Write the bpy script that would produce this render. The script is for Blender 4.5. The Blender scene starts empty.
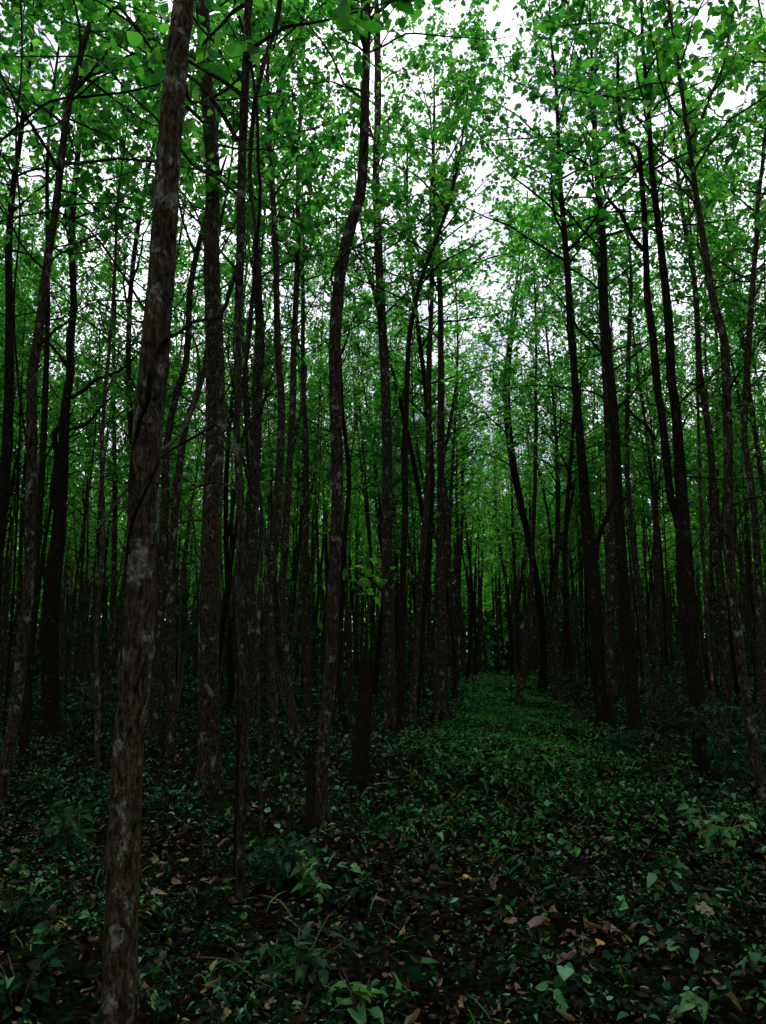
import bpy, math, random
import numpy as np
from mathutils import Vector

rng = np.random.default_rng(11)
random.seed(11)
R = math.radians
scene = bpy.context.scene
COL = scene.collection

# ------------------------------------------------------------------ camera
CAM_H, PITCH, FOC = 1.5, R(10.16), 770.0
cd = bpy.data.cameras.new("camera")
cam = bpy.data.objects.new("camera", cd)
COL.objects.link(cam)
cam.location = (0, 0, CAM_H)
cam.rotation_euler = (R(90) + PITCH, 0, 0)
cd.sensor_fit = 'VERTICAL'
cd.sensor_height = 36.0
cd.lens = 36.0 * FOC / 1024.0
cd.clip_start, cd.clip_end = 0.05, 2000
scene.camera = cam

# ------------------------------------------------------------------ sky, sun, exposure
SUN_EL, SUN_ROT = R(62), R(20)
w = bpy.data.worlds.new("World")
scene.world = w
w.use_nodes = True
nt = w.node_tree
for n in list(nt.nodes):
    nt.nodes.remove(n)
wo = nt.nodes.new("ShaderNodeOutputWorld")
bg = nt.nodes.new("ShaderNodeBackground")
bg.inputs[1].default_value = 0.1
sky = nt.nodes.new("ShaderNodeTexSky")
sky.sky_type = 'NISHITA'
sky.sun_disc = False
sky.sun_elevation, sky.sun_rotation = SUN_EL, SUN_ROT
tc = nt.nodes.new("ShaderNodeTexCoord")
cl = nt.nodes.new("ShaderNodeTexNoise")
cl.inputs["Scale"].default_value = 2.2
cl.inputs["Detail"].default_value = 6
cr = nt.nodes.new("ShaderNodeValToRGB")
cr.color_ramp.elements[0].position, cr.color_ramp.elements[0].color = 0.41, (0.30, 0.29, 0.40, 1)
cr.color_ramp.elements[1].position, cr.color_ramp.elements[1].color = 0.60, (1, .985, 1.06, 1)
mx = nt.nodes.new("ShaderNodeMixRGB")
mx.inputs[0].default_value = 0.85
br = nt.nodes.new("ShaderNodeVectorMath")
br.operation = 'SCALE'
br.inputs[3].default_value = 13.0
nt.links.new(tc.outputs["Generated"], cl.inputs["Vector"])
nt.links.new(cl.outputs["Fac"], cr.inputs[0])
nt.links.new(cr.outputs[0], br.inputs[0])
nt.links.new(br.outputs[0], mx.inputs[2])
nt.links.new(sky.outputs[0], mx.inputs[1])
nt.links.new(mx.outputs[0], bg.inputs[0])
nt.links.new(bg.outputs[0], wo.inputs[0])

sl = bpy.data.lights.new("sun", 'SUN')
sl.energy, sl.angle, sl.color = 1.0, R(14), (1.0, 0.96, 0.9)
so = bpy.data.objects.new("sun", sl)
COL.objects.link(so)
so.rotation_euler = (R(90) - SUN_EL, 0, -SUN_ROT + math.pi)
so.location = (0, 0, 40)

scene.view_settings.view_transform = 'Standard'
scene.view_settings.look = 'None'
scene.view_settings.gamma = 1
scene.view_settings.use_curve_mapping = False
scene.view_settings.exposure = 0.95
cy = scene.cycles
cy.max_bounces, cy.diffuse_bounces, cy.glossy_bounces, cy.transmission_bounces = 5, 3, 1, 3
cy.sample_clamp_indirect = 4
cy.caustics_reflective = cy.caustics_refractive = False
cy.use_denoising = True
cy.denoiser = 'OPENIMAGEDENOISE'

# ------------------------------------------------------------------ helpers
CP, SP = math.cos(PITCH), math.sin(PITCH)


def pix(px, py, Y):
    """point on the upright plane at distance Y seen along a line of sight, and metres per pixel there"""
    a, b = (px - 383) / FOC, (512 - py) / FOC
    dy, dz = CP - b * SP, SP + b * CP
    t = Y / dy
    return np.array([a * t, Y, CAM_H + dz * t]), t / FOC


def ground_y(py):
    th = math.atan((py - 512) / FOC) - PITCH
    return CAM_H / math.tan(th)


def gz(x, y):
    """height of the forest floor"""
    x, y = np.asarray(x, float), np.asarray(y, float)
    h = 0.05 * np.sin(x * 0.9 + 1.3) * np.sin(y * 0.7) + 0.035 * np.sin(x * 2.1 + y * 1.3) + 0.02 * np.sin(x * 4.3 - y * 3.1 + 2) + 0.05 * np.sin(y * 0.21 + x * 0.13)
    return h - 0.03


def path_x(y):
    return 0.67 + 0.122 * y


class Acc:
    """collects tubes and faces, links them as one mesh"""
    def __init__(s):
        s.v, s.q, s.t, s.n = [], [], [], 0

    def add(s, v, quads=None, tris=None):
        v = np.asarray(v, float).reshape(-1, 3)
        if quads is not None and len(quads):
            s.q.append(np.asarray(quads) + s.n)
        if tris is not None and len(tris):
            s.t.append(np.asarray(tris) + s.n)
        s.v.append(v)
        s.n += len(v)

    def tube(s, P, r, sides=6, lump=0.0, cap=True):
        P = np.asarray(P, float)
        r = np.asarray(r, float)
        n = len(P)
        T = np.gradient(P, axis=0)
        T /= np.linalg.norm(T, axis=1)[:, None] + 1e-9
        m = T.mean(0)
        ref = np.array([1.0, 0.1, 0]) if abs(m[0]) < 0.75 else np.array([0, 1.0, 0.2])
        A = np.cross(T, ref)
        A /= np.linalg.norm(A, axis=1)[:, None] + 1e-9
        B = np.cross(T, A)
        th = np.linspace(0, 2 * math.pi, sides, endpoint=False)
        rr = np.repeat(r[:, None], sides, 1)
        if lump:
            ph = rng.uniform(0, 6.28, 8)
            z = np.linspace(0, np.linalg.norm(np.diff(P, axis=0), axis=1).sum(), n)[:, None]
            f = (np.sin(2 * th + 1.1 * z + ph[0]) + 0.7 * np.sin(3 * th - 2.3 * z + ph[1]) + 0.6 * np.sin(th + 4.1 * z + ph[2])
                 + 0.5 * np.sin(9.7 * z + 2 * th + ph[3]) + 0.4 * np.sin(17 * z + th * 3 + ph[4]))
            rr = rr * (1 + lump * f * 0.4)
            rr = rr * (1 + lump * .26 * rng.normal(0, 1, rr.shape))   # rough bark in the outline
            for _ in range(int(n / 14)):          # knots and old branch scars
                i0, t0 = rng.integers(2, n - 1), rng.uniform(0, 6.28)
                d = (np.arange(n)[:, None] - i0)
                dt = np.angle(np.exp(1j * (th - t0)))[None, :]
                rr = rr * (1 + lump * 2.6 * np.exp(-(d / 1.0) ** 2 - (dt / 0.5) ** 2))
        V = P[:, None, :] + rr[:, :, None] * (np.cos(th)[None, :, None] * A[:, None, :] + np.sin(th)[None, :, None] * B[:, None, :])
        i = np.arange(n - 1)[:, None] * sides
        j = np.arange(sides)[None, :]
        j2 = (j + 1) % sides
        Q = np.stack([i + j, i + sides + j, i + sides + j2, i + j2], -1).reshape(-1, 4)
        V = V.reshape(-1, 3)
        tr = None
        if cap:
            V = np.vstack([V, P[-1] + T[-1] * r[-1] * 0.3])
            e = (n - 1) * sides
            tr = np.array([[e + k, len(V) - 1, e + (k + 1) % sides] for k in range(sides)])
        s.add(V, Q, tr)

    def build(s, name, mat, parent=None, origin=(0, 0, 0), smooth=True):
        V = np.vstack(s.v) - np.asarray(origin, float)
        q = np.vstack(s.q) if s.q else np.zeros((0, 4), int)
        t = np.vstack(s.t) if s.t else np.zeros((0, 3), int)
        return mesh_obj(name, V, q, t, mat, parent, origin, smooth)


def mesh_obj(name, V, q, t, mat, parent=None, origin=(0, 0, 0), smooth=True):
    me = bpy.data.meshes.new(name)
    me.vertices.add(len(V))
    me.vertices.foreach_set("co", np.ascontiguousarray(V, dtype=np.float32).ravel())
    loops = np.concatenate([q.ravel(), t.ravel()]).astype(np.int32)
    me.loops.add(len(loops))
    me.loops.foreach_set("vertex_index", loops)
    tot = np.concatenate([np.full(len(q), 4), np.full(len(t), 3)]).astype(np.int32)
    st = np.concatenate([[0], np.cumsum(tot)[:-1]]).astype(np.int32)
    me.polygons.add(len(tot))
    me.polygons.foreach_set("loop_start", st)
    me.polygons.foreach_set("loop_total", tot)
    me.polygons.foreach_set("use_smooth", np.full(len(tot), smooth))
    me.update(calc_edges=True)
    me.materials.append(mat)
    o = bpy.data.objects.new(name, me)
    COL.objects.link(o)
    if parent is not None:
        o.parent = parent
    else:
        o.location = origin
    return o


def tag(o, label, cat, group=None):
    o["label"], o["category"] = label, cat
    if group:
        o["group"] = group
    return o


def empty(name, loc, label, cat, group=None):
    o = bpy.data.objects.new(name, None)
    o.empty_display_size = 0.2
    COL.objects.link(o)
    o.location = loc
    return tag(o, label, cat, group)


def smooth_line(P, step):
    """Catmull-Rom through the rows of P (any columns; the first three are metres)"""
    P = np.asarray(P, float)
    out = []
    for i in range(len(P) - 1):
        p0, p1, p2, p3 = P[max(i - 1, 0)], P[i], P[i + 1], P[min(i + 2, len(P) - 1)]
        n = max(1, int(np.linalg.norm((p2 - p1)[:3]) / step))
        for k in range(n):
            t = k / n
            out.append(0.5 * (2 * p1 + (p2 - p0) * t + (2 * p0 - 5 * p1 + 4 * p2 - p3) * t * t + (3 * p1 - p0 - 3 * p2 + p3) * t ** 3))
    out.append(P[-1])
    return np.array(out)


# leaf shapes: x along the midrib, y across, z curl
HEART_V = np.array([[0, 0, 0], [.33, 0, -.03], [.66, 0, -.02], [1, 0, -.12],
                    [-.04, .22, .05], [.22, .40, .09], [.55, .33, .05], [.82, .15, -.03],
                    [-.04, -.22, .05], [.22, -.40, .09], [.55, -.33, .05], [.82, -.15, -.03]])
HEART_T = np.array([[0, 1, 4], [1, 5, 4], [1, 6, 5], [1, 2, 6], [2, 7, 6], [2, 3, 7],
                    [0, 8, 1], [1, 8, 9], [1, 9, 10], [1, 10, 2], [2, 10, 11], [2, 11, 3]])
OVAL_V = HEART_V * np.array([1, .62, 1.3])
OVAL_V[4, 0] = OVAL_V[8, 0] = 0.10
OVAL_V[4, 1], OVAL_V[8, 1] = .10, -.10
SIMPLE_V = np.array([[0, 0, 0], [.45, 0, -.04], [1, 0, -.12], [.28, .36, .07], [.28, -.36, .07], [.7, .24, .02], [.7, -.24, .02]])
SIMPLE_T = np.array([[0, 1, 3], [1, 5, 3], [1, 2, 5], [0, 4, 1], [1, 4, 6], [1, 6, 2]])
CURLED_V = HEART_V * np.array([1, .7, 1])
CURLED_V[:, 2] = [.0, .02, .10, .30, .10, .24, .26, .34, .06, .16, .24, .36]


def norm(a):
    return a / (np.linalg.norm(a, axis=-1, keepdims=True) + 1e-9)


def leaves(acc, P, D, N, S, V=HEART_V, T=HEART_T, curl=None, wide=None, jit=0.0):
    P, D, N, S = map(np.asarray, (P, D, N, S))
    n = len(P)
    if n == 0:
        return
    D = norm(D)
    W = norm(np.cross(N, D))
    N = np.cross(D, W)
    c = np.ones(n) if curl is None else curl
    wd = np.ones(n) if wide is None else wide
    X = (V[None, :, 0, None] * D[:, None] + (V[None, :, 1] * wd[:, None])[..., None] * W[:, None] + (V[None, :, 2] * c[:, None])[..., None] * N[:, None])
    if jit:                                                   # torn, crumpled outline
        X = X + rng.normal(0, jit, X.shape)
    X = P[:, None] + S[:, None, None] * X
    k = len(V)
    F = (T[None] + (np.arange(n) * k)[:, None, None]).reshape(-1, 3)
    acc.add(X.reshape(-1, 3), None, F)


# ------------------------------------------------------------------ materials
def new_mat(name):
    m = bpy.data.materials.new(name)
    m.use_nodes = True
    t = m.node_tree
    for n in list(t.nodes):
        t.nodes.remove(n)
    return m, t, t.nodes.new("ShaderNodeOutputMaterial")


def ramp(t, stops, fac):
    r = t.nodes.new("ShaderNodeValToRGB")
    e = r.color_ramp.elements
    while len(e) < len(stops):
        e.new(0.5)
    for i, (p, c) in enumerate(stops):
        e[i].position = p
        e[i].color = (*c, 1)
    t.links.new(fac, r.inputs[0])
    return r.outputs[0]


def leaf_material(name, stops, trans_gain, trans_mix, rough=0.55, spec=0.3):
    """thin leaf: light passes through it; hue differs from leaf to leaf"""
    m, t, out = new_mat(name)
    g = t.nodes.new("ShaderNodeNewGeometry")
    oi = t.nodes.new("ShaderNodeObjectInfo")
    ad = t.nodes.new("ShaderNodeMath"); ad.operation = 'MULTIPLY_ADD'
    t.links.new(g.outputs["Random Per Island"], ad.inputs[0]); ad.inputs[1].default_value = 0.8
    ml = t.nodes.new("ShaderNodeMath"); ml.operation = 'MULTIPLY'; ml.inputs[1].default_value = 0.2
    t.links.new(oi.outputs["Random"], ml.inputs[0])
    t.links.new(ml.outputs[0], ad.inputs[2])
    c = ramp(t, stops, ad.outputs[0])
    p = t.nodes.new("ShaderNodeBsdfPrincipled")
    p.inputs["Roughness"].default_value = rough
    p.inputs["Specular IOR Level"].default_value = spec
    t.links.new(c, p.inputs["Base Color"])
    tr = t.nodes.new("ShaderNodeBsdfTranslucent")
    mu = t.nodes.new("ShaderNodeMixRGB"); mu.blend_type = 'MULTIPLY'; mu.inputs[0].default_value = 1
    t.links.new(c, mu.inputs[1]); mu.inputs[2].default_value = (*trans_gain, 1)
    t.links.new(mu.outputs[0], tr.inputs[0])
    mix = t.nodes.new("ShaderNodeMixShader"); mix.inputs[0].default_value = trans_mix
    t.links.new(p.outputs[0], mix.inputs[1]); t.links.new(tr.outputs[0], mix.inputs[2])
    t.links.new(mix.outputs[0], out.inputs[0])
    return m


def bark_material(name, dark, mid, pale, lichen, lichen_at, scale=1.0):
    m, t, out = new_mat(name)
    co = t.nodes.new("ShaderNodeTexCoord")
    oi = t.nodes.new("ShaderNodeObjectInfo")
    off = t.nodes.new("ShaderNodeVectorMath"); off.operation = 'ADD'
    sc = t.nodes.new("ShaderNodeVectorMath"); sc.operation = 'SCALE'; sc.inputs[3].default_value = 40
    cmb = t.nodes.new("ShaderNodeCombineXYZ")
    for k in range(3):
        t.links.new(oi.outputs["Random"], cmb.inputs[k])
    t.links.new(cmb.outputs[0], sc.inputs[0])
    t.links.new(co.outputs["Object"], off.inputs[0]); t.links.new(sc.outputs[0], off.inputs[1])

    def noise(s, zs, detail=5, rough=.6):
        mp = t.nodes.new("ShaderNodeMapping"); mp.inputs["Scale"].default_value = (s, s, s * zs)
        n = t.nodes.new("ShaderNodeTexNoise"); n.inputs["Scale"].default_value = 1
        n.inputs["Detail"].default_value = detail; n.inputs["Roughness"].default_value = rough
        t.links.new(off.outputs[0], mp.inputs[0]); t.links.new(mp.outputs[0], n.inputs["Vector"])
        return n.outputs["Fac"]
    grain = noise(58 * scale, 0.30, 6, .7)
    rings = noise(11 * scale, 3.2, 6, .7)
    patch = noise(11 * scale, 0.7, 6, .65)
    spots = noise(60 * scale, 0.7, 4)
    base = ramp(t, [(.36, dark), (.51, mid), (.66, pale)], grain)
    rg = ramp(t, [(.36, (.55, .52, .5)), (.5, (1, 1, 1)), (.66, (1.2, 1.18, 1.15))], rings)
    mu = t.nodes.new("ShaderNodeMixRGB"); mu.blend_type = 'MULTIPLY'; mu.inputs[0].default_value = .8
    t.links.new(base, mu.inputs[1]); t.links.new(rg, mu.inputs[2])
    lf = ramp(t, [(lichen_at, (0, 0, 0)), (lichen_at + .05, (1, 1, 1))], patch)
    sf = ramp(t, [(.40, (.15, .15, .15)), (.56, (1, 1, 1))], spots)
    f2 = t.nodes.new("ShaderNodeMixRGB"); f2.blend_type = 'MULTIPLY'; f2.inputs[0].default_value = 1
    t.links.new(lf, f2.inputs[1]); t.links.new(sf, f2.inputs[2])
    mx = t.nodes.new("ShaderNodeMixRGB"); mx.inputs[2].default_value = (*lichen, 1)
    t.links.new(f2.outputs[0], mx.inputs[0]); t.links.new(mu.outputs[0], mx.inputs[1])
    p = t.nodes.new("ShaderNodeBsdfPrincipled")
    p.inputs["Roughness"].default_value = .95; p.inputs["Specular IOR Level"].default_value = .04
    t.links.new(mx.outputs[0], p.inputs["Base Color"])
    b = t.nodes.new("ShaderNodeBump"); b.inputs["Strength"].default_value = 1.0; b.inputs["Distance"].default_value = .02
    ad = t.nodes.new("ShaderNodeMath"); ad.operation = 'ADD'
    t.links.new(grain, ad.inputs[0]); t.links.new(rings, ad.inputs[1])
    t.links.new(ad.outputs[0], b.inputs["Height"]); t.links.new(b.outputs[0], p.inputs["Normal"])
    t.links.new(p.outputs[0], out.inputs[0])
    return m


M_LEAF = leaf_material("canopy_leaf", [(.0, (.008, .050, .012)), (.3, (.022, .11, .018)), (.62, (.06, .19, .022)), (.88, (.13, .29, .035)), (.97, (.20, .33, .05)), (1, (.26, .22, .03))], (1.5, 2.4, 1.4), .62)
M_HERB = leaf_material("herb_leaf", [(.0, (.0006, .004, .001)), (.46, (.0015, .012, .003)), (.64, (.005, .036, .009)), (.79, (.018, .09, .024)), (.9, (.085, .25, .10)), (.98, (.22, .40, .22)), (1, (.24, .28, .06))], (1.2, 1.6, .9), .3, .6, .08)  # near-black and pale stops put shade and leaf highlights into the colour
M_BROAD = leaf_material("seedling_leaf", [(.0, (.03, .11, .035)), (.5, (.07, .19, .06)), (1, (.14, .28, .09))], (1.2, 1.5, .9), .3, .6, .12)
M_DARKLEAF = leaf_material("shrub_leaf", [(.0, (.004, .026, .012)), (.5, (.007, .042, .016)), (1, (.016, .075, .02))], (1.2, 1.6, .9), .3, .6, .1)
M_LITTER = leaf_material("dead_leaf", [(.0, (.002, .001, .0005)), (.46, (.006, .0035, .002)), (.62, (.022, .014, .007)), (.75, (.09, .062, .032)), (.92, (.27, .20, .11)), (.98, (.38, .30, .18)), (1, (.38, .24, .04))], (1, .9, .7), .15, .9, .04)  # mostly near-black with few bright tans: floor shade and bright specks in the colour
M_YELLOW = leaf_material("yellow_leaf", [(0, (.30, .19, .02)), (1, (.42, .27, .03))], (1, .9, .5), .2)
M_PALELEAF = leaf_material("pale_dead_leaf", [(0, (.16, .12, .085)), (1, (.25, .19, .14))], (1, .9, .8), .2, .8, .1)
M_BLADE = leaf_material("grass_blade", [(0, (.005, .030, .006)), (.5, (.022, .12, .020)), (1, (.075, .26, .05))], (1.2, 1.5, .9), .3, .6, .06)
M_BARK = bark_material("mottled_bark", (.004, .003, .002), (.027, .021, .0135), (.078, .061, .042), (.165, .168, .125), .57)
M_BARKDARK = bark_material("dark_bark", (.003, .0024, .0015), (.011, .0085, .006), (.03, .024, .017), (.07, .07, .05), .61)
M_BARKPALE = bark_material("pale_bark", (.005, .0038, .002), (.034, .026, .016), (.095, .074, .05), (.18, .182, .135), .56)
M_BARKNEAR = bark_material("brown_flecked_bark", (.005, .0038, .0022), (.041, .030, .018), (.108, .083, .052), (.19, .19, .145), .565)
M_TWIG = bark_material("twig_bark", (.04, .032, .022), (.10, .085, .06), (.17, .15, .11), (.2, .21, .17), .6, 2.0)
M_STUMP = bark_material("rotten_bark", (.006, .005, .004), (.013, .010, .008), (.024, .017, .012), (.05, .05, .04), .68)

# ------------------------------------------------------------------ setting: the forest floor
m, t, out = new_mat("forest_soil")
co = t.nodes.new("ShaderNodeTexCoord")


def gnoise(s, d=6):
    n = t.nodes.new("ShaderNodeTexNoise"); n.inputs["Scale"].default_value = s; n.inputs["Detail"].default_value = d
    t.links.new(co.outputs["Object"], n.inputs["Vector"])
    return n.outputs["Fac"]


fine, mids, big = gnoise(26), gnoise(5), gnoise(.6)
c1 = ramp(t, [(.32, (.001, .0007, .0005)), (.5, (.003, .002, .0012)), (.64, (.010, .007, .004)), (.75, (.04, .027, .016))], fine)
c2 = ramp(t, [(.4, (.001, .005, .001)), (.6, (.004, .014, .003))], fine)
fm = ramp(t, [(.48, (0, 0, 0)), (.58, (1, 1, 1))], mids)
mm = t.nodes.new("ShaderNodeMixRGB")
t.links.new(fm, mm.inputs[0]); t.links.new(c1, mm.inputs[1]); t.links.new(c2, mm.inputs[2])
p = t.nodes.new("ShaderNodeBsdfPrincipled"); p.inputs["Roughness"].default_value = 1; p.inputs["Specular IOR Level"].default_value = .02
t.links.new(mm.outputs[0], p.inputs["Base Color"])
b = t.nodes.new("ShaderNodeBump"); b.inputs["Strength"].default_value = 1; b.inputs["Distance"].default_value = .04
t.links.new(fine, b.inputs["Height"]); t.links.new(b.outputs[0], p.inputs["Normal"])
t.links.new(p.outputs[0], out.inputs[0])
M_SOIL = m
u = np.linspace(-1, 1, 241)
gx = np.sign(u) * (np.abs(u) * 24 + np.abs(u) ** 7 * 376)
gyv = np.sign(u) * (np.abs(u) * 30 + np.abs(u) ** 7 * 370) + 12
XX, YY = np.meshgrid(gx, gyv)
V = np.stack([XX, YY, gz(XX, YY)], -1).reshape(-1, 3)
i, j = np.meshgrid(np.arange(240), np.arange(240), indexing='ij')
a = (i * 241 + j).ravel()
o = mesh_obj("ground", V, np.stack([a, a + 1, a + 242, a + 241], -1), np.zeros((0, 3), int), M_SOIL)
o["kind"] = "structure"


# ------------------------------------------------------------------ trees
def crown(acc, lf, spine, h0, H, nb, L, size, per_twig=7, tmpl=(HEART_V, HEART_T), twig_sides=4, up=(30, 60), flat=0.5):
    """limbs and twigs into acc, leaves into lf; spine(h) -> point and radius at height h"""
    Ps, Ds, Ns, Ss = [], [], [], []
    az = rng.uniform(0, 6.28)
    for k in range(nb):
        f = (k + rng.uniform(.1, .9)) / nb
        h = h0 + (H - h0) * f
        p, r0 = spine(h)
        az += 2.4 + rng.normal(0, .35)
        el = R(rng.uniform(*up)) * (0.75 + .5 * f)
        l = L * (1.0 - .62 * f ** 1.5) * rng.uniform(.65, 1.2)
        d = np.array([math.cos(az) * math.cos(el), math.sin(az) * math.cos(el), math.sin(el)])
        n = 7
        pts = [p]
        for s in range(n):
            d = norm(d + rng.normal(0, .13, 3) + np.array([0, 0, -.05 if s < 4 else .07]))
            pts.append(pts[-1] + d * l / n)
        pts = np.array(pts)
        rb = min(.008 + .0075 * l, r0 * .55)
        acc.tube(pts, np.linspace(rb, .004, n + 1), 5, cap=False)
        for s in range(2, n + 1):
            for _ in range(2 if s < n else 3):
                if rng.random() < .36:
                    continue
                td = norm(d * .6 + rng.normal(0, .6, 3) + np.array([0, 0, .1]))
                tl = rng.uniform(.25, .75) * (.6 + .25 * l)
                q = pts[s]
                tw = np.array([q, q + td * tl * .5 + rng.normal(0, .03, 3), q + td * tl + np.array([0, 0, -.08 * tl])])
                acc.tube(tw, [.005, .0035, .002], twig_sides, cap=False)
                m = max(2, int(per_twig * rng.uniform(.6, 1.3)))
                ts = rng.uniform(.15, 1.05, m)
                base = q + td * tl * ts[:, None] + rng.normal(0, .05, (m, 3))
                dd = td * .5 + rng.normal(0, .65, (m, 3)) + np.array([0, 0, -.35])
                Ps.append(base); Ds.append(dd)
                Ns.append(rng.normal(0, flat, (m, 3)) + np.array([0, 0, 1.0]))
                Ss.append(size * rng.uniform(.75, 1.2) * rng.uniform(.5, 1.3, m))
    leaves(lf, np.vstack(Ps), np.vstack(Ds), np.vstack(Ns), np.concatenate(Ss), *tmpl, curl=rng.uniform(.3, 2.2, sum(map(len, Ss))), wide=rng.uniform(.8, 1.1, sum(map(len, Ss))))


BRANCH_LEAF = []


def traced_tree(name, label, Y, pts, H, h0, nb, L, size, bark, branches=(), group=None, cat="tree", lump=.075, per_twig=14, flare=1.25, sides=14, step=None):
    """a tree standing at distance Y; pts = (px, py, width in px) from the top of what is seen down to the root"""
    W = []
    for px, py, wd in pts:
        p, mpp = pix(px, py, Y)
        W.append([*p, wd * mpp / 2])
    W = np.array(W)[::-1]                                     # root first
    root = W[0].copy()
    g = float(gz(root[0], Y))
    if root[2] > g - .1:
        dirn = (W[0] - W[1])[:3] / max(1e-3, W[1][2] - W[0][2])
        W = np.vstack([[*(root[:3] + dirn * (root[2] - g + .15)), root[3] * flare], W])
    top = W[-1]
    d = norm((W[-1] - W[-3])[:3]) if len(W) > 2 else np.array([0, 0, 1.0])
    ext = []
    n = 6
    hh = H - top[2]
    if hh > .3:
        pcur = top[:3].copy()
        for k in range(n):
            d = norm(d * .8 + np.array([0, 0, .3]) + rng.normal(0, .04, 3))
            pcur = pcur + d * hh / n
            ext.append([*pcur, top[3] * (1 - .85 * (k + 1) / n)])
        W = np.vstack([W, ext])
    # depth sway so that the stem is not flat
    sw = rng.uniform(-.06, .06, 2)
    C = smooth_line(W, step or max(.07, Y * .012))
    hz = C[:, 2]
    C[:, 1] += sw[0] * np.sin(hz * .9) + sw[1] * (np.sin(hz * 1.7 + 1) - math.sin(1))
    C[:, 3] = np.maximum(C[:, 3], .006)
    base = np.array([C[0, 0], Y, g])
    root_o = empty(name, base, label, cat, group)
    acc, lf = Acc(), Acc()
    acc.tube(C[:, :3], C[:, 3], sides, lump)

    def spine(h):
        k = int(np.searchsorted(C[:, 2], h))
        k = min(max(k, 0), len(C) - 1)
        return C[k, :3], C[k, 3]
    for _ in range(11 if Y > 5 else 5):
        h = rng.uniform(2.3 if Y > 5 else 3.4, h0 + 1.5)
        p, r0 = spine(h)
        a_, e_ = rng.uniform(0, 6.28), R(rng.uniform(5, 60))
        d_ = np.array([math.cos(a_) * math.cos(e_), math.sin(a_) * math.cos(e_), math.sin(e_)])
        ln = rng.uniform(.7, 2.1)
        q = [p]
        for _k in range(7):
            d_ = norm(d_ + rng.normal(0, .22, 3))
            q.append(q[-1] + d_ * ln / 7)
        rb = min(.013, r0 * .4)
        acc.tube(smooth_line(np.array(q), .1), np.linspace(rb, .003, len(smooth_line(np.array(q), .1))), 5, cap=False)
        for _k in range(4):
            i_ = rng.integers(2, 7)
            e2 = norm(d_ + rng.normal(0, .7, 3))
            acc.tube(np.array([q[i_], q[i_] + e2 * .25, q[i_] + e2 * .5 + rng.normal(0, .05, 3)]), [.004, .003, .002], 4, cap=False)
    for _ in range(6):                                        # buttress roots running into the litter
        a_ = rng.uniform(0, 6.28)
        rr_ = C[1, 3]
        o_ = np.array([math.cos(a_), math.sin(a_), 0])
        b0 = np.array([C[1, 0], C[1, 1], g])
        acc.tube(np.array([b0 + o_ * rr_ * .45 + [0, 0, rr_ * 3.0], b0 + o_ * rr_ * .8 + [0, 0, rr_ * 1.1], b0 + o_ * rr_ * 1.5 + [0, 0, rr_ * .15], b0 + o_ * rr_ * 2.6 - [0, 0, rr_ * .5]]), [rr_ * .35, rr_ * .42, rr_ * .34, rr_ * .2], 6, cap=False)
    if nb:
        crown(acc, lf, spine, h0, H, nb, L, size * .84, per_twig)
    acc.build("trunk", bark, root_o, base)
    for bp in branches:
        leafy = 0
        if isinstance(bp, dict):
            grow, leafy, bp = bp.get("grow", 1), bp["leafy"], bp["pts"]
        Bp = []
        for i, (px, py, wd) in enumerate(bp):
            q, mpp = pix(px, py, Y)
            dy = (i / max(1, len(bp) - 1)) * rng.uniform(-.25, .25)
            q[1] += dy
            Bp.append([*q, max(wd * mpp / 2, .003)])
        Bc = smooth_line(Bp, .06 + Y * .006)
        ba = Acc()
        ba.tube(Bc[:, :3], Bc[:, 3], 8, .06)
        if leafy:
            n = leafy
            kk = rng.integers(len(Bc) // 3, len(Bc), n)
            leaves(lf, Bc[kk, :3] + rng.normal(0, .16, (n, 3)), rng.normal(0, .8, (n, 3)) + np.array([0, 0, -.3]), rng.normal(0, .5, (n, 3)) + np.array([0, 0, 1]), size * grow * rng.uniform(.6, 1.2, n), curl=rng.uniform(.3, 2, n))
        ba.build("branch", bark, root_o, base)
    if lf.n:
        lf.build("crown", M_LEAF, root_o, base, smooth=False)
    FG.append((C[0, 0], Y))
    return root_o


FG = []
gy = ground_y
traced_tree("tree", "stout mottled trunk nearest the viewer, cut by the bottom edge, lichen patches above", 3.35,
            [(186, 0, 19), (178, 68, 20.5), (171, 137, 22), (166, 205, 23.5), (161, 273, 25), (155, 342, 27), (147, 425, 29), (142, 511, 30), (138, 596, 31.5), (132, 682, 32), (125, 760, 32), (122, 849, 33), (120, 940, 34), (119, 1024, 36), (118, 1060, 39)],
            13, 5.6, 16, 2.2, .13, M_BARKNEAR, sides=30, step=.035, lump=.085)
traced_tree("tree", "straight reddish-brown trunk standing just right of the nearest stout trunk, in litter", gy(797),
            [(206, 60, 13), (208, 102, 13.5), (213, 171, 14.5), (213, 273, 16), (214, 328, 17), (215, 374, 18), (214, 477, 18.5), (212, 580, 20), (210, 682, 21), (209, 740, 22), (208, 797, 25)],
            14, 7.2, 20, 2.1, .13, M_BARK, branches=[[(215, 200, 4), (222, 180, 3), (228, 160, 2)]], sides=18, lump=.09)
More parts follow.
